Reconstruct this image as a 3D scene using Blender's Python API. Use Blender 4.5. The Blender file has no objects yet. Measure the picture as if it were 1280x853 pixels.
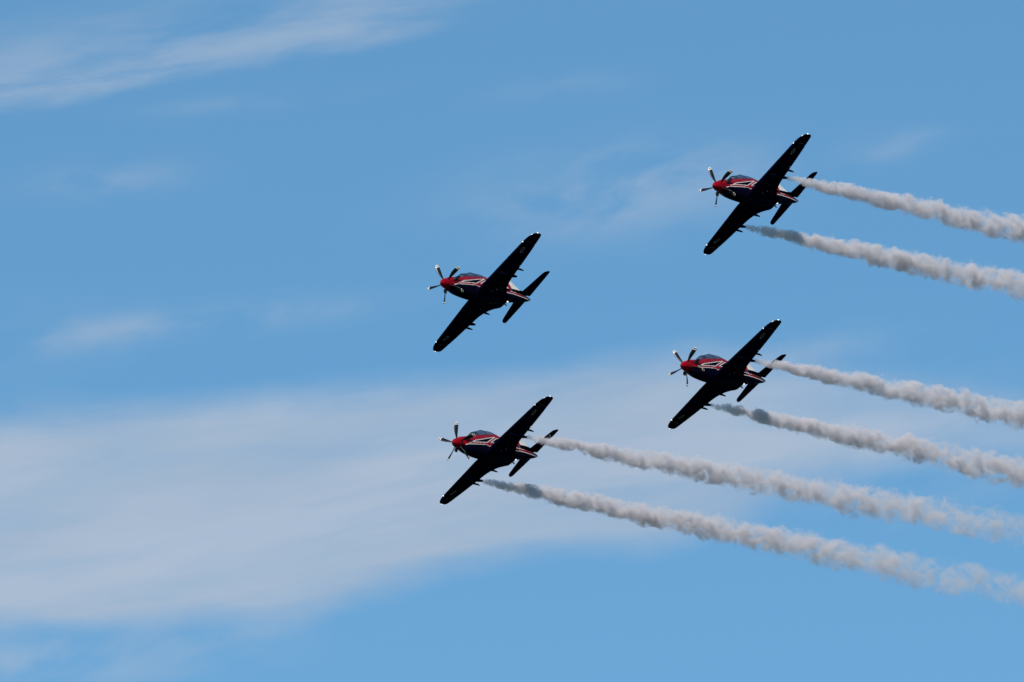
import bpy, bmesh, math, random
from mathutils import Vector, Matrix, noise
R_ = math.radians
scn = bpy.context.scene
COL = scn.collection

# ------------------------------------------------------------------ camera, sky, sun, exposure
ELEV = R_(18.0)
FPX = 13410.0                      # focal length in pixels of the 1280 px wide photograph
CAM = Vector((0, 0, 1.7))
VIEW = Vector((0, math.cos(ELEV), math.sin(ELEV)))
UP = Vector((0, -math.sin(ELEV), math.cos(ELEV)))
RIGHT = Vector((1, 0, 0))
cd = bpy.data.cameras.new('camera'); cam = bpy.data.objects.new('camera', cd); COL.objects.link(cam)
cd.sensor_width = 36; cd.lens = 36 * FPX / 1280; cd.clip_start = 1; cd.clip_end = 60000
cam.matrix_world = Matrix((RIGHT, UP, -VIEW)).transposed().to_4x4()
cam.location = CAM
scn.camera = cam

# attitude of the lead aircraft: rows are picture-right, picture-up, towards the viewer, in aircraft axes (nose, port, up)
SUN_IN_AIRCRAFT = Vector((.69, .57, .425)).normalized()
RA = Matrix(((-0.454, 0.6332, -0.6269), (0.0946, 0.7338, 0.6727), (0.8859, 0.2462, -0.3931)))
s_ = RA @ SUN_IN_AIRCRAFT
SUN = (RIGHT * s_.x + UP * s_.y - VIEW * s_.z).normalized()
sun_el = math.asin(SUN.z); sun_az = math.atan2(SUN.x, SUN.y)

ld = bpy.data.lights.new('sun', 'SUN'); ld.energy = 4.6; ld.angle = R_(.53); ld.color = (1, .955, .89)
lo = bpy.data.objects.new('sun', ld); COL.objects.link(lo); lo.rotation_euler = SUN.to_track_quat('Z', 'Y').to_euler()
lo.location = (0, 0, 400)

scn.view_settings.view_transform = 'Standard'; scn.view_settings.look = 'None'
scn.view_settings.exposure = 0.0; scn.view_settings.gamma = 1; scn.view_settings.use_curve_mapping = False
cy = scn.cycles
cy.volume_bounces = 6; cy.max_bounces = 10; cy.transparent_max_bounces = 48
cy.volume_step_rate = .07; cy.volume_max_steps = 1024

class NT:
    """small helper for node trees"""
    def __init__(s, tree): s.t = tree; s.L = tree.links
    def n(s, typ, **kw):
        o = s.t.nodes.new(typ)
        for k, v in kw.items(): setattr(o, k, v)
        return o
    def put(s, sock, v):
        if hasattr(v, 'is_linked') or hasattr(v, 'links'): s.L.new(v, sock)
        else: sock.default_value = v
    def m(s, op, a, b=None, c=None, clamp=False):
        o = s.n('ShaderNodeMath', operation=op, use_clamp=clamp)
        for i, v in enumerate((a, b, c)):
            if v is not None: s.put(o.inputs[i], v)
        return o.outputs[0]
    def ss(s, v, a, b, lo=0., hi=1.):
        o = s.n('ShaderNodeMapRange', interpolation_type='SMOOTHSTEP')
        s.put(o.inputs[0], v)
        for i, x in zip((1, 2, 3, 4), (a, b, lo, hi)): s.put(o.inputs[i], x)
        return o.outputs[0]
    def comb(s, x, y, z=0.):
        o = s.n('ShaderNodeCombineXYZ')
        for i, v in enumerate((x, y, z)): s.put(o.inputs[i], v)
        return o.outputs[0]
    def noise(s, vec, scale, detail=4., rough=.5, dist=0.):
        o = s.n('ShaderNodeTexNoise'); s.put(o.inputs['Vector'], vec)
        o.inputs['Scale'].default_value = scale; o.inputs['Detail'].default_value = detail
        o.inputs['Roughness'].default_value = rough; o.inputs['Distortion'].default_value = dist
        return o.outputs[0]
    def mix(s, f, a, b, mode='MIX'):
        o = s.n('ShaderNodeMix', data_type='RGBA', blend_type=mode)
        s.put(o.inputs[0], f); s.put(o.inputs[6], a); s.put(o.inputs[7], b)
        return o.outputs[2]
    def curve(s, v, pts):
        o = s.n('ShaderNodeFloatCurve'); c = o.mapping.curves[0]
        while len(c.points) < len(pts): c.points.new(.5, .5)
        for p, (x, y) in zip(c.points, pts): p.location = (x, y)
        o.mapping.update(); s.put(o.inputs['Value'], v)
        return o.outputs[0]

def make_world():
    w = bpy.data.worlds.new('World'); scn.world = w; w.use_nodes = True
    t = w.node_tree; t.nodes.clear(); k = NT(t)
    sky = k.n('ShaderNodeTexSky', sky_type='NISHITA', sun_disc=False)
    sky.sun_elevation = sun_el; sky.sun_rotation = sun_az; sky.altitude = 0
    sky.air_density = 1.0; sky.dust_density = .6; sky.ozone_density = 3.0
    tint = k.mix(1., sky.outputs[0], SKY_TINT, 'MULTIPLY')
    # high cloud, laid out on the sky by compass direction and elevation (units: 1000 px of the photograph)
    d = k.n('ShaderNodeTexCoord').outputs['Generated']
    sx = k.n('ShaderNodeSeparateXYZ'); k.L.new(d, sx.inputs[0])
    az = k.m('ARCTAN2', sx.outputs[0], sx.outputs[1])
    el = k.m('ARCSINE', sx.outputs[2])
    u = k.m('MULTIPLY_ADD', az, FPX * math.cos(ELEV) / 1000, .640)      # 0 .. 1.28 across the view
    v = k.m('MULTIPLY_ADD', k.m('SUBTRACT', el, ELEV), -FPX / 1000, .4265)  # downwards
    uv = k.comb(u, v)
    wob = k.noise(k.comb(k.m('MULTIPLY', u, 3.2), k.m('MULTIPLY', v, 8.)), 1., 5., .55)
    wv = k.m('ADD', v, k.m('MULTIPLY_ADD', wob, .075, -.0375))
    uc = k.m('MULTIPLY_ADD', u, .5, .18, clamp=True)          # curve axis: 0 = u -.36, 1 = u 1.64
    cx = lambda x: x * .5 + .18
    top = k.curve(uc, [(0, .57), (cx(0), .515), (cx(.2), .495), (cx(.4), .485), (cx(.56), .475), (cx(.66), .458), (cx(.74), .437), (cx(.83), .430), (cx(.95), .442), (cx(1.1), .47), (1, .54)])
    bot = k.curve(uc, [(0, .85), (cx(0), .805), (cx(.2), .793), (cx(.38), .776), (cx(.46), .748), (cx(.56), .722), (cx(.7), .702), (cx(.84), .688), (cx(.93), .655), (cx(1.05), .615), (cx(1.2), .60), (1, .58)])
    fib = k.noise(k.comb(k.m('MULTIPLY', k.m('MULTIPLY_ADD', v, .3, u), 2.2), k.m('MULTIPLY', k.m('MULTIPLY_ADD', u, .16, v), 17.)), 1., 7., .58, .5)
    fine = k.noise(k.comb(k.m('MULTIPLY', k.m('MULTIPLY_ADD', v, .35, u), 1.6), k.m('MULTIPLY', k.m('MULTIPLY_ADD', u, .14, v), 8.)), 1., 6., .55, .4)
    big = k.noise(k.comb(k.m('MULTIPLY', u, 1.3), k.m('MULTIPLY', k.m('MULTIPLY_ADD', u, .12, v), 4.)), 1., 3., .5)
    m1 = k.m('MULTIPLY', k.ss(k.m('SUBTRACT', wv, top), -.022, .05), k.ss(k.m('SUBTRACT', bot, wv), -.012, .042))
    right = k.ss(u, .84, 1.25, 1., .30)
    left = k.ss(u, -.6, 0., .5, 1.)
    grain = k.m('ADD', k.m('MULTIPLY_ADD', fine, .55, .42), k.m('ADD', k.m('MULTIPLY_ADD', big, .40, .10), k.m('MULTIPLY_ADD', fib, 1.1, -.53)))
    body = k.m('MULTIPLY', k.m('MULTIPLY', m1, right), k.m('MULTIPLY', left, grain))
    # thin streaks, top left: they climb from the left edge to the right
    ax = k.m('MULTIPLY_ADD', u, .19, v)                       # constant along a streak
    st = k.noise(k.comb(k.m('MULTIPLY', u, 2.6), k.m('MULTIPLY', ax, 13.)), 1.5, 6., .52, .25)
    st2 = k.noise(k.comb(k.m('MULTIPLY', u, 6.), k.m('MULTIPLY', ax, 13.)), 1.0, 6., .55, .25)
    gs = k.m('MULTIPLY', k.ss(ax, -.02, .10), k.ss(k.m('MULTIPLY_ADD', st2, .06, ax), .150, .185, 1., 0.))
    gs = k.m('MULTIPLY', gs, k.ss(u, .42, .66, 1., 0.))
    edge = k.ss(ax, .03, .13, .34, .72)
    streak = k.m('MULTIPLY', gs, k.m('MULTIPLY', k.ss(st, .28, .62), edge))
    def wisp(cu, cv, ru, rv, amt):
        a = k.m('DIVIDE', k.m('SUBTRACT', u, cu), ru); b = k.m('DIVIDE', k.m('SUBTRACT', k.m('MULTIPLY_ADD', u, .10, v), cv + .10 * cu), rv)
        g = k.m('POWER', 2.718, k.m('MULTIPLY', k.m('ADD', k.m('MULTIPLY', a, a), k.m('MULTIPLY', b, b)), -1.))
        return k.m('MULTIPLY', g, k.m('MULTIPLY', k.ss(st2, .33, .66), amt))
    m = k.m('ADD', body, streak)
    for a in ((.77, .24, .17, .05, .55), (.84, .205, .10, .03, .2), (.04, .43, .12, .04, .24), (.15, .415, .10, .02, .4), (.33, .395, .13, .018, .38), (1.11, .19, .06, .022, .28), (1.20, .165, .05, .012, .2), (.13, .23, .09, .022, .45), (.70, .11, .08, .015, .3), (.02, .825, .30, .025, .55), (.12, .85, .2, .02, .3), (1.15, .56, .16, .07, .5), (.98, .44, .12, .02, .4), (.30, .13, .12, .012, .25)):
        m = k.m('ADD', m, wisp(*a))
    m = k.m('MULTIPLY', m, .93, clamp=True)
    cloudcol = k.mix(k.ss(fine, .3, .7), CLOUD_A, CLOUD_B)
    colr = k.mix(m, tint, cloudcol)
    bg = k.n('ShaderNodeBackground'); k.L.new(colr, bg.inputs[0]); bg.inputs[1].default_value = SKY_STRENGTH
    out = k.n('ShaderNodeOutputWorld'); k.L.new(bg.outputs[0], out.inputs[0])
    w.cycles.sampling_method = 'AUTOMATIC'
SKY_STRENGTH = .10
SKY_TINT = (.745, 1.13, 1.19, 1.)
CLOUD_A = (3.45, 4.60, 6.15, 1.); CLOUD_B = (4.2, 5.15, 6.5, 1.)
make_world()

# ------------------------------------------------------------------ helpers
def tag(o, label=None, cat=None, group=None, kind=None):
    for k, v in (('label', label), ('category', cat), ('group', group), ('kind', kind)):
        if v: o[k] = v
    return o
def link(name, me, mat, parent=None):
    o = bpy.data.objects.new(name, me); COL.objects.link(o); o.parent = parent
    if mat: me.materials.append(mat)
    return o
def from_bm(name, bm, mat, parent=None, smooth=True, recalc=True):
    if recalc: bmesh.ops.recalc_face_normals(bm, faces=bm.faces)
    me = bpy.data.meshes.new(name); bm.to_mesh(me); bm.free()
    if smooth: me.shade_smooth()
    return link(name, me, mat, parent)
def loft(bm, rings, cap0=True, cap1=True, closed=True):
    vs = [[bm.verts.new(p) for p in r] for r in rings]
    n = len(rings[0])
    for a, b in zip(vs, vs[1:]):
        for i in range(n if closed else n - 1):
            j = (i + 1) % n
            try: bm.faces.new((a[i], a[j], b[j], b[i]))
            except ValueError: pass
    if closed and cap0: bm.faces.new(vs[0][::-1])
    if closed and cap1: bm.faces.new(vs[-1])
    return vs
def tube(bm, pts, rad, n=8):
    pts = [Vector(p) for p in pts]; rings = []
    rr = rad if isinstance(rad, (list, tuple)) else [rad] * len(pts)
    for i, p in enumerate(pts):
        d = (pts[min(i + 1, len(pts) - 1)] - pts[max(i - 1, 0)]).normalized()
        a = d.cross(Vector((0, 0, 1)) if abs(d.z) < .9 else Vector((1, 0, 0))).normalized(); b = d.cross(a)
        rings.append([p + (a * math.cos(2 * math.pi * k / n) + b * math.sin(2 * math.pi * k / n)) * rr[i] for k in range(n)])
    loft(bm, rings)
def ball(bm, c, r, sub=2):
    r = r if isinstance(r, (tuple, list)) else (r, r, r)
    bmesh.ops.create_icosphere(bm, subdivisions=sub, radius=1, matrix=Matrix.Translation(c) @ Matrix.Diagonal((*r, 1)))
def box(bm, c, s, bev=.02, rot=None):
    g = bmesh.ops.create_cube(bm, size=1, matrix=Matrix.Translation(c) @ (rot or Matrix.Identity(4)) @ Matrix.Diagonal((*s, 1)))
    es = list({e for v in g['verts'] for e in v.link_edges})
    bmesh.ops.bevel(bm, geom=es, offset=bev, segments=2, affect='EDGES', profile=.5)
def interp(tab, x, k=1):
    if x <= tab[0][0]: return tab[0][k]
    for i in range(len(tab) - 1):
        a, b = tab[i], tab[i + 1]
        if x <= b[0]:
            t = (x - a[0]) / (b[0] - a[0])
            # Catmull-Rom through neighbouring rows, with finite slopes
            p = tab[max(i - 1, 0)]; q = tab[min(i + 2, len(tab) - 1)]
            h = b[0] - a[0]
            m0 = (b[k] - p[k]) / (b[0] - p[0]) * h if i > 0 else (b[k] - a[k])
            m1 = (q[k] - a[k]) / (q[0] - a[0]) * h if i + 2 < len(tab) else (b[k] - a[k])
            t2, t3 = t * t, t * t * t
            return (2 * t3 - 3 * t2 + 1) * a[k] + (t3 - 2 * t2 + t) * m0 + (-2 * t3 + 3 * t2) * b[k] + (t3 - t2) * m1
    return tab[-1][k]
def lerp_tab(tab, x, k=1):
    if x <= tab[0][0]: return tab[0][k]
    for a, b in zip(tab, tab[1:]):
        if x <= b[0]: return a[k] + (b[k] - a[k]) * (x - a[0]) / (b[0] - a[0])
    return tab[-1][k]
def remeshed(name, bm, voxel, mat, parent=None, smooth_iter=0):
    me = bpy.data.meshes.new('raw'); bm.to_mesh(me); bm.free()
    o = bpy.data.objects.new('raw', me); COL.objects.link(o)
    md = o.modifiers.new('r', 'REMESH'); md.mode = 'VOXEL'; md.voxel_size = voxel
    if smooth_iter:
        sm = o.modifiers.new('s', 'SMOOTH'); sm.iterations = smooth_iter; sm.factor = .5
    dg = bpy.context.evaluated_depsgraph_get(); dg.update()
    res = bpy.data.meshes.new_from_object(o.evaluated_get(dg)); res.name = name
    bpy.data.objects.remove(o); bpy.data.meshes.remove(me)
    res.materials.clear(); res.shade_smooth()
    return link(name, res, mat, parent)
def paint_attr(me, fn):
    at = me.color_attributes.new('paint', 'FLOAT_COLOR', 'POINT')
    buf = []
    for v in me.vertices: buf += [*fn(v.co), 1.]
    at.data.foreach_set('color', buf)

# ------------------------------------------------------------------ materials
def mat_simple(name, col, rough=.4, metal=0., emis=0., spec=.5, coat=0., attr=False, grime=.0):
    m = bpy.data.materials.new(name); m.use_nodes = True; k = NT(m.node_tree)
    b = m.node_tree.nodes['Principled BSDF']
    b.inputs['Roughness'].default_value = rough; b.inputs['Metallic'].default_value = metal
    b.inputs['Specular IOR Level'].default_value = spec; b.inputs['Coat Weight'].default_value = coat; b.inputs['Coat Roughness'].default_value = .12
    c = (*col, 1)
    if attr:
        a = k.n('ShaderNodeAttribute', attribute_name='paint'); c = a.outputs['Color']
        if spec < .1: sp = k.n('ShaderNodeSeparateColor'); k.L.new(c, sp.inputs[0]); k.put(b.inputs['Specular IOR Level'], k.m('MULTIPLY', sp.outputs[0], spec * 14, clamp=True))
    if grime or attr:
        tc = k.n('ShaderNodeTexCoord').outputs['Object']
        nz = k.noise(tc, 3.5, 5., .6)
        c = k.mix(1., c, k.mix(k.ss(nz, .35, .75), (1, 1, 1, 1), (1 - grime, 1 - grime, 1 - grime, 1)), 'MULTIPLY')
        k.put(b.inputs['Roughness'], k.m('MULTIPLY_ADD', nz, .2, rough - .1))
    k.put(b.inputs['Base Color'], c)
    if emis:
        b.inputs['Emission Color'].default_value = (*col, 1); b.inputs['Emission Strength'].default_value = emis
    return m
RED = (.235, .0012, .008); NAVY = (.0022, .0026, .011); WHITE = (.72, .67, .605); GREY = (.12, .12, .12); BLACK = (.004, .004, .005)
M_PAINT = mat_simple('aircraft_paint', RED, .42, attr=True, grime=.12, spec=.02)
M_NAVY = mat_simple('navy_paint', NAVY, .5, grime=.25, spec=.0)
M_RED = mat_simple('red_paint', RED, .42, grime=.1, spec=.07)
M_BLACK = mat_simple('black_metal', (.006, .006, .007), .55, spec=.3, grime=.3)
M_BLADE = mat_simple('blade_paint', BLACK, .36, attr=True, grime=.1, spec=.5)
M_STENCIL = mat_simple('stencil_grey', (.09, .097, .097), .5, grime=.3)
M_LAMP = mat_simple('lamp_white', (1, .98, .95), .2, emis=1.3)
M_GLINT = mat_simple('bright_metal', (.85, .85, .86), .2, metal=1., grime=.05)
M_SEAT = mat_simple('seat_fabric', (.012, .013, .014), .8, grime=.3)
M_BODY = mat_simple('flight_suit', (.03, .035, .03), .7, attr=True, grime=.1)
def mat_glass():
    m = bpy.data.materials.new('canopy_glass'); m.use_nodes = True; t = m.node_tree; t.nodes.clear(); k = NT(t)
    tr = k.n('ShaderNodeBsdfTransparent'); tr.inputs[0].default_value = (.80, .87, .93, 1)
    gl = k.n('ShaderNodeBsdfGlossy'); gl.inputs[0].default_value = (1, 1, 1, 1); gl.inputs[1].default_value = .04
    fr = k.n('ShaderNodeFresnel'); fr.inputs[0].default_value = 1.45
    mx = k.n('ShaderNodeMixShader'); k.L.new(k.m('MULTIPLY', fr.outputs[0], .8), mx.inputs[0]); k.L.new(tr.outputs[0], mx.inputs[1]); k.L.new(gl.outputs[0], mx.inputs[2])
    o = k.n('ShaderNodeOutputMaterial'); k.L.new(mx.outputs[0], o.inputs[0])
    return m
M_GLASS = mat_glass()

# ------------------------------------------------------------------ the ground (out of view below the camera)
def make_ground():
    bm = bmesh.new(); rings = []
    for r in (2, 30, 200, 1500, 8000, 40000):
        rings.append([(r * math.cos(a * math.pi / 24), r * math.sin(a * math.pi / 24), 0) for a in range(48)])
    loft(bm, rings, True, False)
    m = bpy.data.materials.new('dry_grass'); m.use_nodes = True; k = NT(m.node_tree); b = m.node_tree.nodes['Principled BSDF']
    tc = k.n('ShaderNodeTexCoord').outputs['Object']
    c = k.mix(k.ss(k.noise(tc, .02, 8., .6), .35, .65), (.020, .026, .011, 1), (.045, .042, .022, 1))
    k.put(b.inputs['Base Color'], c); b.inputs['Roughness'].default_value = .9
    o = from_bm('ground', bm, m, recalc=False); tag(o, kind='structure')
    for p in o.data.polygons:
        if p.normal.z < 0: p.flip()
make_ground()

# ------------------------------------------------------------------ aircraft. Stations: s metres behind the spinner tip; x = -s, y = port, z = up from the thrust line
FUS = [  # s, half width, z top, z bottom, z of greatest width
    (.75, .315, .315, -.34, 0), (1.0, .375, .385, -.52, -.02), (1.4, .43, .42, -.70, -.04), (2.0, .465, .50, -.82, -.06), (2.7, .485, .545, -.90, -.07),
    (3.4, .495, .60, -.94, -.07), (4.2, .495, .70, -.95, -.05), (5.2, .48, .86, -.93, -.03), (6.0, .45, .99, -.84, .0), (6.6, .415, 1.04, -.71, .02),
    (7.3, .365, .93, -.56, .05), (8.2, .30, .71, -.42, .07), (9.2, .225, .52, -.32, .09), (10.2, .15, .40, -.16, .11), (10.9, .085, .30, -.03, .12), (11.15, .04, .22, .05, .13)]
def seg_d(p, a, b):
    ax, az = a; bx, bz = b; dx, dz = bx - ax, bz - az
    t = max(0, min(1, ((p[0] - ax) * dx + (p[1] - az) * dz) / (dx * dx + dz * dz)))
    return math.hypot(p[0] - ax - t * dx, p[1] - az - t * dz)
def poly_d(p, pts): return min(seg_d(p, a, b) for a, b in zip(pts, pts[1:]))
def inside(p, poly):
    r = False; j = len(poly) - 1
    for i in range(len(poly)):
        (xi, yi), (xj, yj) = poly[i], poly[j]
        if (yi > p[1]) != (yj > p[1]) and p[0] < (xj - xi) * (p[1] - yi) / (yj - yi) + xi: r = not r
        j = i
    return r
WATER = [(.7, -.285), (.83, -.315), (1.6, -.355), (2.5, -.325), (3.30, -.295), (3.38, -.385), (3.8, -.335), (5.0, -.325), (6.48, -.32), (7.4, -.17), (8.27, -.085), (9.3, -.05), (10.3, -.045), (11.3, -.03)]
ARROW = [(1.55, -.215), (2.16, -.05), (3.08, .095), (5.43, .54), (3.48, -.12)]
NOTCH = [(4.08, -.05), (5.54, .45), (6.3, .45), (6.9, .0), (4.46, -.03)]
TRI = [(7.42, .08), (9.30, .84), (8.58, .15)]
STR2 = [(8.60, .12), (9.2, .19), (9.75, .22), (10.55, .11), (11.3, .0)]
PANEL = [(.14, 8.67), (.80, 9.76), (1.35, 10.06), (2.1, 10.46)]
MARKS = ((10.50, 1.22, .035, .10), (10.57, 1.22, .02, .10), (10.63, 1.25, .03, .05), (10.67, 1.12, .03, .06), (10.51, 1.05, .05, .025), (10.61, 1.03, .03, .03), (10.55, 1.46, .05, .03), (10.60, 1.40, .02, .05))
def tail_paint(p):
    s, z = p
    if poly_d(p, TRI + TRI[:1]) < .024: return WHITE
    if inside(p, TRI): return NAVY
    if s > 8.6:
        if poly_d(p, STR2) < .02: return WHITE
        if z > lerp_tab(STR2, s) and s > lerp_tab(PANEL, z):
            if z < .80: return NAVY
            for (a, b, w, h) in MARKS:                 # faint grey lettering and a small emblem on the white panel
                if abs(s - a) < w and abs(z - b) < h * .6: return (.34, .33, .31)
            return WHITE
    return RED
def fus_paint(c):
    s, z = -c.x, c.z; p = (s, z); ay = abs(c.y)
    wl = lerp_tab(WATER, s)
    if 2.9 < s < 6.4 and ay < interp(CAN, s, 1) - .04 and z > -.3: return BLACK
    if s > .85 and poly_d(p, WATER) < (.017 if s < 5 else .022): return WHITE
    if z < wl: return NAVY
    if 1.2 < s < 2.6 and ay < .12 and z > .3: return BLACK       # anti-glare panel ahead of the windscreen
    if s > 7.1: return tail_paint(p)
    for poly in (ARROW, NOTCH):
        if poly_d(p, poly + poly[:1]) < .020: return WHITE
        if inside(p, poly): return NAVY
    if poly_d(p, [(1.22, -.26), (1.55, -.225), (3.48, -.12)]) < .014: return WHITE
    return RED
def fus_e(s): return lerp_tab([(0, .86), (2.3, .86), (3.1, .5), (6.1, .5), (7.2, .86)], s)
def fus_z(s, y):                                       # height of the upper skin at half width y
    w, zt, zc = (interp(FUS, s, k) for k in (1, 2, 4)); e = fus_e(s)
    c = min(.999, y / w) ** (1 / e); return zc + (zt - zc) * math.sqrt(1 - c * c) ** e
def ring(s, n=96):                                     # rows spaced evenly in height, so that the paint lines stay crisp
    w, zt, zb, zc = (interp(FUS, s, k) for k in (1, 2, 3, 4)); half = []
    for i in range(n + 1):
        g = i / n; t = g - .11 * math.sin(4 * math.pi * g) / (4 * math.pi) - .82 * math.sin(2 * math.pi * g) / (2 * math.pi) * .9
        z = zb + (zt - zb) * t
        if z >= zc: q = ((z - zc) / (zt - zc)) ** (1 / fus_e(s)); y = w * max(0., 1 - q * q) ** (fus_e(s) / 2)
        else: q = ((zc - z) / (zc - zb)) ** (1 / .92); y = w * max(0., 1 - q * q) ** .46
        half.append((y, z))
    return [[-s, y, z] for y, z in half] + [[-s, -y, z] for y, z in half[-2:0:-1]]

CAN = [  # s, half width at the sill, crest height above the sill
    (2.5, .16, .0), (2.75, .28, .12), (3.1, .355, .30), (3.5, .385, .46), (4.0, .40, .57), (4.6, .40, .61), (5.2, .39, .59), (5.8, .365, .50), (6.3, .32, .34), (6.7, .25, .15), (6.95, .16, .0)]
def can_pt(s, a, off=0.):
    w, h = interp(CAN, s, 1), max(interp(CAN, s, 2), .004); zs = fus_z(s, w); c, q = math.cos(a), math.sin(a)
    return (-s, (w + off) * math.copysign(abs(c) ** .82, c), zs - .015 + (h + .015 + off) * q ** .9)

# wing: tables by span position
W_LE = [(0, 2.72), (.45, 2.88), (1., 3.13), (2.3, 3.74), (3.81, 4.46), (4.1, 4.66), (4.3, 4.86), (4.42, 5.06), (4.505, 5.36)]
W_TE = [(0, 6.95), (.4, 6.78), (.55, 6.42), (.75, 6.08), (1.0, 5.87), (1.4, 5.75), (2.2, 5.84), (3.2, 5.97), (3.85, 6.02), (4.25, 6.04), (4.40, 6.02), (4.47, 5.95), (4.505, 5.78)]
def w_z(y): return -.74 + .165 * max(0, y - .35)
def airfoil(f, t):                                     # half thickness at chord fraction f
    return 5 * t * (.2969 * math.sqrt(f) - .126 * f - .3516 * f * f + .2843 * f ** 3 - .1036 * f ** 4)
def section(le, te, z, t, f0=0., f1=1., n=14):
    c = te - le; up, lo_ = [], []
    for i in range(n + 1):
        g = i / n; f = f0 + (f1 - f0) * (1 - math.cos(math.pi * g)) / 2 if f0 == 0 else f0 + (f1 - f0) * g
        h = airfoil(f, t) * c + .004; cam_ = .02 * c * 4 * f * (1 - f)
        up.append((-(le + f * c), z + cam_ + h)); lo_.append((-(le + f * c), z + cam_ - h * .9))
    return up[::-1] + lo_
def wing_sec(y, sg, f0=0., f1=1.):
    le, te = lerp_tab(W_LE, y), interp(W_TE, y)
    te_t = min(te, 5.85) if y < 1. else te             # thickness follows the chord without the root fillet
    t = (.135 - .03 * y / 4.5) * (te_t - le) / (te - le)
    if y > 4.15: t *= max(.35, 1 - (y - 4.15) / .6)
    return [(x, sg * y, z) for x, z in section(le, te, w_z(y), t, f0, f1)]
def wing_low(s, y):
    le, te = lerp_tab(W_LE, y), interp(W_TE, y); f = (s - le) / (te - le); c = te - le
    return w_z(y) + .02 * c * 4 * f * (1 - f) - (airfoil(f, .135 - .03 * y / 4.5) * c + .004) * .9
def frange(a, b, n): return [a + (b - a) * i / n for i in range(n + 1)]
def wing(sg, root):
    bm = bmesh.new()
    loft(bm, [wing_sec(y, sg) for y in frange(0, .95, 14)])
    loft(bm, [wing_sec(y, sg, 0, .73) for y in frange(.95, 3.82, 16)])
    loft(bm, [wing_sec(y, sg) for y in [3.82, 3.95, 4.05, 4.15, 4.25, 4.33, 4.39, 4.43, 4.465, 4.49, 4.505]])
    w = from_bm('wing', bm, M_NAVY, root)
    for nm, a, b in (('flap', .97, 2.38), ('aileron', 2.41, 3.80)):
        bm = bmesh.new(); loft(bm, [wing_sec(y, sg, .737, 1.) for y in frange(a, b, 8)]); from_bm(nm, bm, M_NAVY, w)
    # roundel: a ring and a leaping kangaroo on the lower surface
    bm = bmesh.new(); cs, cyy = 4.85, 3.36; N = 28
    ra = [[(-(cs + r * math.cos(2 * math.pi * i / N)), sg * (cyy + r * math.sin(2 * math.pi * i / N)), 0) for i in range(N)] for r in (.135, .20)]
    for r in ra:
        for i, q in enumerate(r): r[i] = (q[0], q[1], wing_low(-q[0], abs(q[1])) - .004)
    loft(bm, ra, False, False)
    roo = [(-.085, -.02), (-.05, .015), (-.02, .02), (.02, .045), (.055, .02), (.095, -.015), (.05, .0), (.03, -.01), (.045, -.06), (.015, -.02), (-.02, -.005), (-.035, -.035), (-.045, -.005)]
    vs = [bm.verts.new((-(cs + a), sg * (cyy + b), wing_low(cs + a, cyy + b) - .004)) for a, b in roo]; bm.faces.new(vs)
    from_bm('roundel', bm, M_STENCIL, w, False, False)
    bm = bmesh.new()                                   # thin red band marking the tip joint
    lo_ = [[(-s, sg * yy, wing_low(s, yy) - .003) for s in frange(lerp_tab(W_LE, yy) + .35, lerp_tab(W_LE, yy) + 1.0, 6)] for yy in (3.90, 3.92)]
    loft(bm, lo_, closed=False); from_bm('stripe', bm, mat_simple('faded_red', (.10, .012, .012), .5), w, False, False)
    bm = bmesh.new(); ball(bm, (-5.48, sg * 4.515, w_z(4.5) + .01), (.07, .03, .03)); from_bm('strobe_light', bm, M_LAMP, w)
    bm = bmesh.new(); ball(bm, (-(lerp_tab(W_LE, 3.81) - .005), sg * 3.81, w_z(3.81) + .005), (.035, .028, .024)); from_bm('landing_light', bm, M_LAMP, w)
    if sg > 0:
        bm = bmesh.new(); tube(bm, [(-4.90, 4.31, w_z(4.35)), (-5.02, 4.385, w_z(4.4) + .01)], .013, 8); from_bm('position_light', bm, M_LAMP, w)
    # flap track fairings and the smoke oil pod
    for y, s0, s1, r in ((.90, 5.1, 6.04, .055), (2.25, 5.1, 6.12, .055)):
        bm = bmesh.new(); zz = w_z(y) - .12
        tube(bm, [(-s0, sg * y, zz + .06), (-(s0 + .2), sg * y, zz), (-(s1 - .25), sg * y, zz - .02), (-s1, sg * y, zz - .07)], [.012, r, r, .03], 10); from_bm('flap_fairing', bm, M_NAVY, w)
    bm = bmesh.new(); y = 1.83; zz = w_z(y) - .22
    tube(bm, [(-3.55, sg * y, zz + .06), (-3.75, sg * y, zz + .02), (-4.2, sg * y, zz), (-5.0, sg * y, zz), (-5.4, sg * y, zz + .0), (-5.72, sg * y, zz + .01)], [.02, .075, .105, .105, .085, .055], 14)
    box(bm, (-4.6, sg * y, zz + .14), (1.1, .05, .2), .015)
    from_bm('smoke_pod', bm, M_NAVY, w)
    return w

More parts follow.
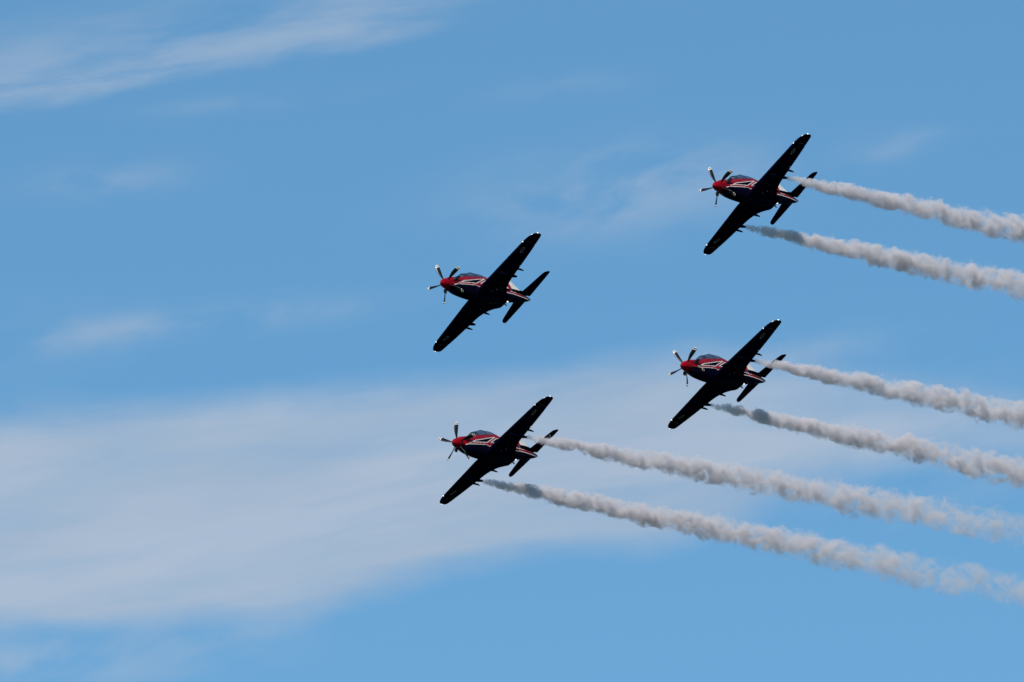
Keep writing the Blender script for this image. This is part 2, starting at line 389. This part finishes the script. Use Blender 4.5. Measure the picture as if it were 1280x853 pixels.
T_LE = [(0, 9.85), (.2, 9.93), (1.7, 10.50), (1.86, 10.60), (1.95, 10.76), (2.0, 10.95)]
T_TE = [(0, 11.2), (.2, 11.2), (1.7, 11.2), (1.9, 11.19), (1.97, 11.15), (2.0, 11.06)]
def tail_sec(y, sg, f0, f1): return [(x, sg * y, z) for x, z in section(lerp_tab(T_LE, y), lerp_tab(T_TE, y), (.27 + .02 * y), .10 if y < 1.9 else .06, f0, f1, 10)]
def tailplane(root):
    bm = bmesh.new()
    for sg in (1, -1):
        loft(bm, [tail_sec(y, sg, 0, .62) for y in frange(0, 1.7, 8)])
        loft(bm, [tail_sec(y, sg, 0, 1.) for y in (1.7, 1.8, 1.86, 1.92, 1.96, 2.0)])
        # strake running forward from the root along the fuselage side
        loft(bm, [[(-s, sg * .05, .27), (-s, sg * w, .285), (-s, sg * (w + .02), .27), (-s, sg * w, .255)] for s, w in ((8.6, .27), (9.2, .31), (9.8, .36), (10.1, .36))])
    t = from_bm('tailplane', bm, M_NAVY, root)
    for sg in (1, -1):
        bm = bmesh.new(); loft(bm, [tail_sec(y, sg, .63, 1.) for y in frange(.12, 1.69, 8)]); from_bm('elevator', bm, M_NAVY, t)
    return t
# fin: tables by height
F_LE = [(.30, 8.35), (.55, 8.55), (.72, 8.85), (.95, 9.25), (1.4, 9.62), (1.9, 9.98), (2.0, 10.08), (2.06, 10.25)]
F_TE = [(.18, 11.08), (.5, 11.0), (1.0, 10.92), (1.7, 10.84), (1.95, 10.77), (2.02, 10.72), (2.06, 10.6)]
def fin_sec(z, f0, f1):
    le, te = lerp_tab(F_LE, z), lerp_tab(F_TE, z); c = te - le; t = .10 * 1.2 / max(c, 1.2); out = []
    n = 12
    fs = [f0 + (f1 - f0) * ((1 - math.cos(math.pi * i / n)) / 2 if f0 == 0 else i / n) for i in range(n + 1)]
    return [(-(le + f * c), airfoil(f, t) * c + .004, z) for f in fs[::-1]] + [(-(le + f * c), -airfoil(f, t) * c - .004, z) for f in fs]
def fin_paint(c): return tail_paint((-c.x, c.z))
def fin(root):
    bm = bmesh.new(); loft(bm, [fin_sec(z, 0, .66) for z in frange(.2, 2.06, 62)])
    # finer chordwise resolution for the paint
    bmesh.ops.subdivide_edges(bm, edges=[e for e in bm.edges if abs(e.verts[0].co.x - e.verts[1].co.x) > .06 and abs(e.verts[0].co.z - e.verts[1].co.z) < .001], cuts=3, use_grid_fill=False)
    f = from_bm('fin', bm, M_PAINT, root); paint_attr(f.data, fin_paint)
    bm = bmesh.new(); rows = []
    for z in frange(.22, 2.04, 90):
        le, te = lerp_tab(F_LE, z), lerp_tab(F_TE, z); c = te - le; t = .10 * 1.2 / max(c, 1.2)
        fs = frange(.665, 1., 30)
        rows.append([(-(le + q * c), airfoil(q, t) * c + .004, z) for q in fs[::-1]] + [(-(le + q * c), -airfoil(q, t) * c - .004, z) for q in fs])
    loft(bm, rows); r = from_bm('rudder', bm, M_PAINT, f); paint_attr(r.data, fin_paint)
    return f

def spinner(root):
    bm = bmesh.new(); N = 40; rings = []
    for i in range(1, 23):
        g = i / 22; s = .74 * g * g if g < .999 else .74
        r = .305 * (1 - (1 - s / .74) ** 1.75) ** .62
        rings.append([(.55 - s, r * math.cos(2 * math.pi * j / N), r * math.sin(2 * math.pi * j / N)) for j in range(N)])
    loft(bm, rings)
    sp = from_bm('spinner', bm, M_RED, root); sp.location = (-.55, 0, 0)
    for b in range(5):
        bm = bmesh.new(); rows = []
        for r in frange(.20, 1.19, 60):
            t = (r - .2) / .99
            ch = .075 + .17 * math.sin(math.pi * min(1, t * 1.15 + .02) * .62) ** 1.4 if t < .9 else None
            if ch is None: ch = (.075 + .17 * math.sin(math.pi * min(1, .9 * 1.15 + .02) * .62) ** 1.4) * math.sqrt(max(.03, 1 - ((t - .9) / .105) ** 2))
            th = .05 * (1 - t) + .012
            beta = R_(66 - 32 * t)
            sweep = -.05 * t * t + .03 * math.sin(math.pi * t)
            row = []
            for q in range(14):
                a = 2 * math.pi * q / 14; cx_ = math.cos(a) * ch / 2 + sweep; tz = math.sin(a) * th / 2 * (1 + .5 * math.cos(a)) + .02 * ch * math.sin(a) ** 2
                # blade pointing up (+z), moving to starboard (-y): leading edge at -y and forward
                y = -(cx_ * math.cos(beta)) + tz * math.sin(beta); x = cx_ * math.sin(beta) + tz * math.cos(beta)
                row.append((x, y, r))
            rows.append(row)
        loft(bm, rows)
        bmesh.ops.rotate(bm, verts=bm.verts, cent=(0, 0, 0), matrix=Matrix.Rotation(-b * 2 * math.pi / 5, 3, 'X'))
        o = from_bm('propeller_blade', bm, M_BLADE, sp)
        paint_attr(o.data, lambda c: (WHITE if (math.hypot(c.y, c.z) > 1.145 or 1.045 < math.hypot(c.y, c.z) < 1.10) else BLACK))
    return sp

def canopy(root):
    bm = bmesh.new()
    loft(bm, [[can_pt(s, math.pi * i / 40) for i in range(41)] for s in frange(2.51, 6.94, 60)], closed=False)
    c = from_bm('canopy', bm, M_GLASS, root)
    for s, r in ((3.38, .028), (4.72, .022)):
        bm = bmesh.new(); tube(bm, [can_pt(s + .12 * math.sin(math.pi * i / 24), math.pi * i / 24, .006) for i in range(25)], r, 8); from_bm('canopy_frame', bm, M_BLACK, c)
    bm = bmesh.new()
    for sg in (1, -1):
        tube(bm, [(lambda p: (p[0], sg * abs(p[1]), p[2] + .01))(can_pt(s, .02, .004)) for s in frange(2.55, 6.9, 44)], .018, 8)
    from_bm('canopy_rail', bm, M_RED, c)
    return c

def build_aircraft():
    root = bpy.data.objects.new('trainer_aircraft', None); COL.objects.link(root); root.empty_display_size = 3
    bm = bmesh.new(); ss = sorted(set([round(x, 4) for x in frange(.75, 11.15, 460)] + [2.95, 2.951, 6.35, 6.351])); rings = []
    for s in ss:
        r = ring(s)
        if 2.9505 < s < 6.3505:                        # cockpit well
            zt = interp(FUS, s, 2); w = interp(CAN, s, 1) - .05
            for p in r:
                if p[2] > .2 and abs(p[1]) < w: p[2] = -.28
        rings.append([tuple(p) for p in r])
    loft(bm, rings)
    f = from_bm('fuselage', bm, M_PAINT, root); paint_attr(f.data, fus_paint)
    # chin intake under the spinner: a lipped scoop with an open mouth
    bm = bmesh.new(); N = 24
    def ov(s, cz, a, b): return [(-s, a * math.cos(2 * math.pi * i / N), cz + b * math.sin(2 * math.pi * i / N)) for i in range(N)]
    loft(bm, [ov(.95, -.50, .10, .06), ov(.70, -.50, .13, .09), ov(.60, -.50, .15, .115), ov(.585, -.50, .175, .14), ov(.62, -.50, .20, .165), ov(.8, -.505, .225, .19), ov(1.15, -.51, .25, .2), ov(1.7, -.50, .25, .2)])
    from_bm('air_intake', bm, M_NAVY, root)
    for sg in (1, -1):                                 # exhaust stubs
        bm = bmesh.new(); path = [(-.94, .34, -.06), (-1.04, .43, -.05), (-1.14, .50, -.03), (-1.25, .555, -.01), (-1.38, .59, .01)]
        tube(bm, [(x, sg * y, z) for x, y, z in path], [.075, .09, .09, .085, .08], 16)
        from_bm('exhaust_stack', bm, M_BLACK, root)
    wing(1, root); wing(-1, root); tailplane(root); fin(root); spinner(root); canopy(root)
    for s in (3.95, 5.25):
        bm = bmesh.new(); zz = -.08 if s < 4.5 else .02
        tilt = Matrix.Rotation(R_(-14), 4, 'Y')
        box(bm, (-s, 0, zz), (.48, .44, .14)); box(bm, (-(s + .27), 0, zz + .42), (.13, .44, .82), .03, tilt); box(bm, (-(s + .33), 0, zz + .87), (.15, .27, .2), .04, tilt)
        from_bm('ejection_seat', bm, M_SEAT, root)
    bm = bmesh.new()                                   # instrument coaming behind the windscreen
    loft(bm, [[(-s, .33 * math.cos(math.pi * i / 16), zb + h * math.sin(math.pi * i / 16)) for i in range(17)] for s, zb, h in ((2.97, .5, .12), (3.2, .5, .17), (3.42, .5, .17))])
    from_bm('instrument_coaming', bm, M_SEAT, root)
    bm = bmesh.new(); ball(bm, (-7.40, 0, -.565), (.09, .04, .045)); from_bm('belly_light', bm, M_LAMP, root)
    bm = bmesh.new()                                   # blade aerial under the belly
    loft(bm, [[(-s0, -.012, z), (-s0, .012, z), (-s1, .012, z), (-s1, -.012, z)] for s0, s1, z in ((6.45, 6.72, -.72), (6.56, 6.74, -1.0))]); from_bm('aerial', bm, M_BLACK, root, False)
    for (a, b, l, w) in ((4.6, .75, .14, .05), (4.1, .62, .10, .05), (5.15, .8, .05, .05), (4.75, -.75, .12, .05), (5.5, .7, .05, .04), (5.2, -.72, .05, .05), (4.3, 1.15, .06, .04)):
        bm = bmesh.new()                               # pale stencils on the belly and wing roots
        bm.faces.new([bm.verts.new((-e, f, wing_low(e, abs(f)) - .004)) for e, f in ((a, b), (a + l, b), (a + l, b + w), (a, b + w))])
        from_bm('stencil', bm, M_STENCIL, root, False, False)
    return root

def kids(o): return [c for c in bpy.data.objects if c.parent == o]
def copy_tree(o, parent=None):
    c = o.copy(); COL.objects.link(c); c.parent = parent
    for ch in kids(o): copy_tree(ch, c)
    return c

# picture-fitted attitudes: (rotation rows, picture scale px/m, spinner tip x, y in the 1280 px picture, propeller phase, label)
FLIGHT = [
    (((-0.454, 0.6332, -0.6269), (0.0946, 0.7338, 0.6727), (0.8859, 0.2462, -0.3931)), 22.57, 551.5, 353.2, 13.5, 'red and navy propeller trainer plane flying alone without any smoke'),
    (((-0.4289, 0.6298, -0.6476), (0.0855, 0.742, 0.665), (0.8993, 0.2298, -0.3721)), 22.66, 892.1, 231.8, 16.8, 'topmost red and navy trainer plane trailing two smoke streams'),
    (((-0.4337, 0.6812, -0.5897), (0.0882, 0.6834, 0.7247), (0.8968, 0.2624, -0.3565)), 22.20, 851.9, 456.7, -1., 'red and navy trainer plane trailing smoke directly below the topmost plane'),
    (((-0.438, 0.6811, -0.5867), (0.0782, 0.679, 0.7299), (0.8956, 0.2738, -0.3507)), 22.17, 566.2, 552.9, 36.4, 'lowest trainer plane with smoke, below the plane that has none')]
def place(rows, s, px, py):
    D = FPX / s
    p = CAM + VIEW * D + RIGHT * ((px - 640) / FPX * D) + UP * ((426.5 - py) / FPX * D)
    back = (CAM - p).normalized(); right = UP.cross(back).normalized(); up = back.cross(right)   # line of sight to this aircraft
    cols = [right * rows[0][i] + up * rows[1][i] + back * rows[2][i] for i in range(3)]
    x = cols[0].normalized(); y = (cols[1] - x * cols[1].dot(x)).normalized(); z = x.cross(y)
    return Matrix.Translation(p) @ Matrix((x, y, z)).transposed().to_4x4()

# pilot: one continuous seated body with helmet, visor and arms forward on the controls
def build_pilot():
    bm = bmesh.new(); b = lambda c, r: ball(bm, c, r, 2)
    def limb(p, q, r0, r1, n=8):
        p, q = Vector(p), Vector(q)
        for i in range(n + 1): b(p.lerp(q, i / n), r0 + (r1 - r0) * i / n)
    limb((0, 0, .10), (-.10, 0, .50), .15, .16); b((-.09, 0, .50), (.12, .22, .10)); limb((-.09, 0, .55), (-.06, 0, .70), .065, .06)
    b((-.05, 0, .78), (.135, .115, .145)); b((.05, 0, .745), (.05, .07, .07)); b((.085, 0, .75), (.025, .018, .025))
    for sg in (1, -1):
        limb((-.09, sg * .19, .50), (.06, sg * .25, .26), .06, .048); limb((.06, sg * .25, .26), (.30, sg * .12, .24), .046, .034); b((.33, sg * .11, .25), (.05, .035, .04))
        for k in range(4): limb((.34, sg * (.085 + .018 * k), .25), (.39, sg * (.085 + .016 * k), .225), .011, .009, 3)
        limb((.02, sg * .11, .09), (.42, sg * .13, .20), .085, .065); limb((.42, sg * .13, .20), (.62, sg * .12, -.12), .06, .045); limb((.62, sg * .12, -.12), (.75, sg * .12, -.13), .045, .035, 4)
    o = remeshed('person', bm, .02, M_BODY, None, 1)
    def pc(c):
        if c.z > .66:
            if c.x > .03 and .70 < c.z < .84: return (.01, .012, .015)
            return (.55, .55, .53) if c.z > .68 else (.03, .035, .03)
        return (.030, .036, .026)
    paint_attr(o.data, pc)
    return o

aircraft0 = build_aircraft(); bpy.context.view_layer.update()
pilot0 = build_pilot(); PILOTS = ['pilot in the front seat of the plane without smoke', 'pilot in the front seat of the topmost plane', 'pilot in the front seat of the plane below the topmost plane', 'pilot in the front seat of the lowest plane']
roots = []
for i, (rows, s, px, py, ph, lab) in enumerate(FLIGHT):
    o = aircraft0 if i == 0 else copy_tree(aircraft0)
    roots.append(o)
for i, (rows, s, px, py, ph, lab) in enumerate(FLIGHT):
    o = roots[i]; M = place(rows, s, px, py); o.matrix_world = M
    tag(o, lab, 'airplane', 'trainer aircraft flying in formation')
    for ch in kids(o):
        if ch.name.startswith('spinner'): ch.rotation_euler = (-R_(ph), 0, 0)
    p = pilot0 if i == 0 else pilot0.copy()
    if i: COL.objects.link(p)
    p.matrix_world = M @ Matrix.Translation((-3.92, 0, -.02))
    tag(p, PILOTS[i] + ', in helmet', 'person', 'pilots in the cockpits')

# ------------------------------------------------------------------ smoke trails: billowing clouds of puffs behind each pod
def trail_r(x): return .05 + .118 * max(x, 0.) ** .43
def mat_smoke():
    m = bpy.data.materials.new('smoke'); m.use_nodes = True; t = m.node_tree; t.nodes.clear(); k = NT(t)
    tc = k.n('ShaderNodeTexCoord').outputs['Object']
    sx = k.n('ShaderNodeSeparateXYZ'); k.L.new(tc, sx.inputs[0]); x, y, z = sx.outputs
    info = k.n('ShaderNodeObjectInfo').outputs['Random']
    xp = k.m('MAXIMUM', x, .001)
    R = k.m('MULTIPLY_ADD', k.m('POWER', xp, .43), .118, .05)
    wo = lambda f, o_: k.noise(k.comb(k.m('MULTIPLY_ADD', k.m('POWER', xp, .75), f, k.m('MULTIPLY_ADD', info, 170., o_)), 0., 0.), 1., 2.)
    y = k.m('MULTIPLY_ADD', k.m('MULTIPLY_ADD', wo(.55, 3.), 1.5, -.75), R, y); z = k.m('MULTIPLY_ADD', k.m('MULTIPLY_ADD', wo(.55, 47.), 1.5, -.75), R, z)
    R = k.m('MULTIPLY', R, k.m('MULTIPLY_ADD', wo(.9, 91.), 1.3, .35))
    # coordinates in which the billows keep their proportion to the width of the trail
    sc = k.m('DIVIDE', 1., R)
    P = k.comb(k.m('MULTIPLY_ADD', k.m('POWER', xp, .57), 7.9, k.m('MULTIPLY', info, 300.)), k.m('MULTIPLY', y, sc), k.m('MULTIPLY', z, sc))
    n1 = k.noise(P, .52, 2., .5, .7)
    n2 = k.noise(P, 1.6, 4., .58, .4)
    q = k.m('MULTIPLY', k.m('SQRT', k.m('ADD', k.m('MULTIPLY', y, y), k.m('MULTIPLY', z, z))), sc)
    q = k.m('ADD', q, k.m('ADD', k.m('MULTIPLY_ADD', n1, 3.6, -1.8), k.m('MULTIPLY_ADD', n2, 2.5, -1.25)))
    soft = k.ss(x, 2., 50., .50, 1.0)                   # edges get woollier with age
    fall = k.ss(q, k.m('SUBTRACT', .98, soft), k.m('ADD', .98, k.m('MULTIPLY', soft, .75)), 1., 0.)
    old = k.ss(x, 6., 75., 1., SMOKE_OLD)
    n3 = k.noise(P, .85, 5., .6, .8)
    torn = k.mix(k.ss(x, 2., 30.), (1, 1, 1, 1), k.m('MULTIPLY', k.ss(n3, .41, .66), 2.1))
    fall = k.m('MULTIPLY', fall, torn)
    old = k.m('MULTIPLY', old, k.ss(x, .4, 4.5, .38, 1.))
    # a thin veil that hangs above the ageing trail
    vq = k.m('DIVIDE', k.m('SQRT', k.m('ADD', k.m('POWER', y, 2.), k.m('POWER', k.m('SUBTRACT', z, k.m('MULTIPLY', R, .75)), 2.))), R)
    veil = k.m('MULTIPLY', k.m('MULTIPLY', k.ss(vq, .2, 1.35, .20, 0.), k.ss(x, 12., 45.)), k.ss(n3, .42, .62))
    fall = k.m('ADD', fall, veil)
    dens = k.m('MULTIPLY', k.m('MULTIPLY', fall, old), k.m('MULTIPLY', SMOKE_D, k.m('POWER', sc, .55)))
    v = k.n('ShaderNodeVolumePrincipled'); v.inputs['Color'].default_value = SMOKE_C; v.inputs['Anisotropy'].default_value = .0
    k.put(v.inputs['Density'], dens)
    tr = k.n('ShaderNodeBsdfTransparent'); w = k.n('ShaderNodeRGB'); w.outputs[0].default_value = (1, 1, 1, 1); k.L.new(w.outputs[0], tr.inputs[0])
    o = k.n('ShaderNodeOutputMaterial'); k.L.new(tr.outputs[0], o.inputs['Surface']); k.L.new(v.outputs[0], o.inputs['Volume'])
    m.cycles.homogeneous_volume = False
    return m
SMOKE_D = 2.1; SMOKE_OLD = .13; SMOKE_C = (.84, .795, .81, 1)
M_SMOKE = mat_smoke()
def smoke(idx, sg, length, label, seed, drop=1.2):
    rng = random.Random(seed); bm = bmesh.new(); x = .02
    while x < length:
        r = trail_r(x) * (1.38 + .27 * min(1, x / 40))
        for _ in range(4):
            a = rng.uniform(0, 2 * math.pi); d = r * rng.uniform(.35, .72)
            ball(bm, (x + rng.uniform(-.3, .3) * r, d * math.cos(a), d * math.sin(a)), max(r * rng.uniform(.42, .66), .05), 1)
        ball(bm, (x, 0, 0), max(r * .85, .06), 2)
        x += max(.045, r * .36)
    o = remeshed('smoke_trail', bm, .08, M_SMOKE, None, 1)
    back = Matrix.Rotation(math.pi, 4, 'Z')            # local +x runs backwards along the flight path
    M = roots[idx].matrix_world @ Matrix.Translation((-5.66, sg * 1.84, w_z(1.83) - .20)) @ back
    sink = Matrix.Rotation(R_(drop), 4, VIEW)           # the old smoke sinks a little
    o.matrix_world = Matrix.Translation(M.translation) @ sink @ M.to_3x3().to_4x4()
    tag(o, label, 'smoke trail', 'smoke trails behind the aircraft')
smoke(1, 1, 50, 'upper smoke trail of the topmost plane, crossing its tail', 11)
smoke(1, -1, 55, 'lower smoke trail of the topmost plane, from its far wing', 12)
smoke(2, 1, 54, 'upper smoke trail of the right plane below the topmost one', 13, -.1)
smoke(2, -1, 60, 'lower smoke trail of the right plane below the topmost one', 14)
smoke(3, 1, 86, 'upper long smoke trail of the lowest plane, crossing its tail', 15, .4)
smoke(3, -1, 92, 'lowest smoke trail, long, from far wing of the lowest plane', 16, 1.8)
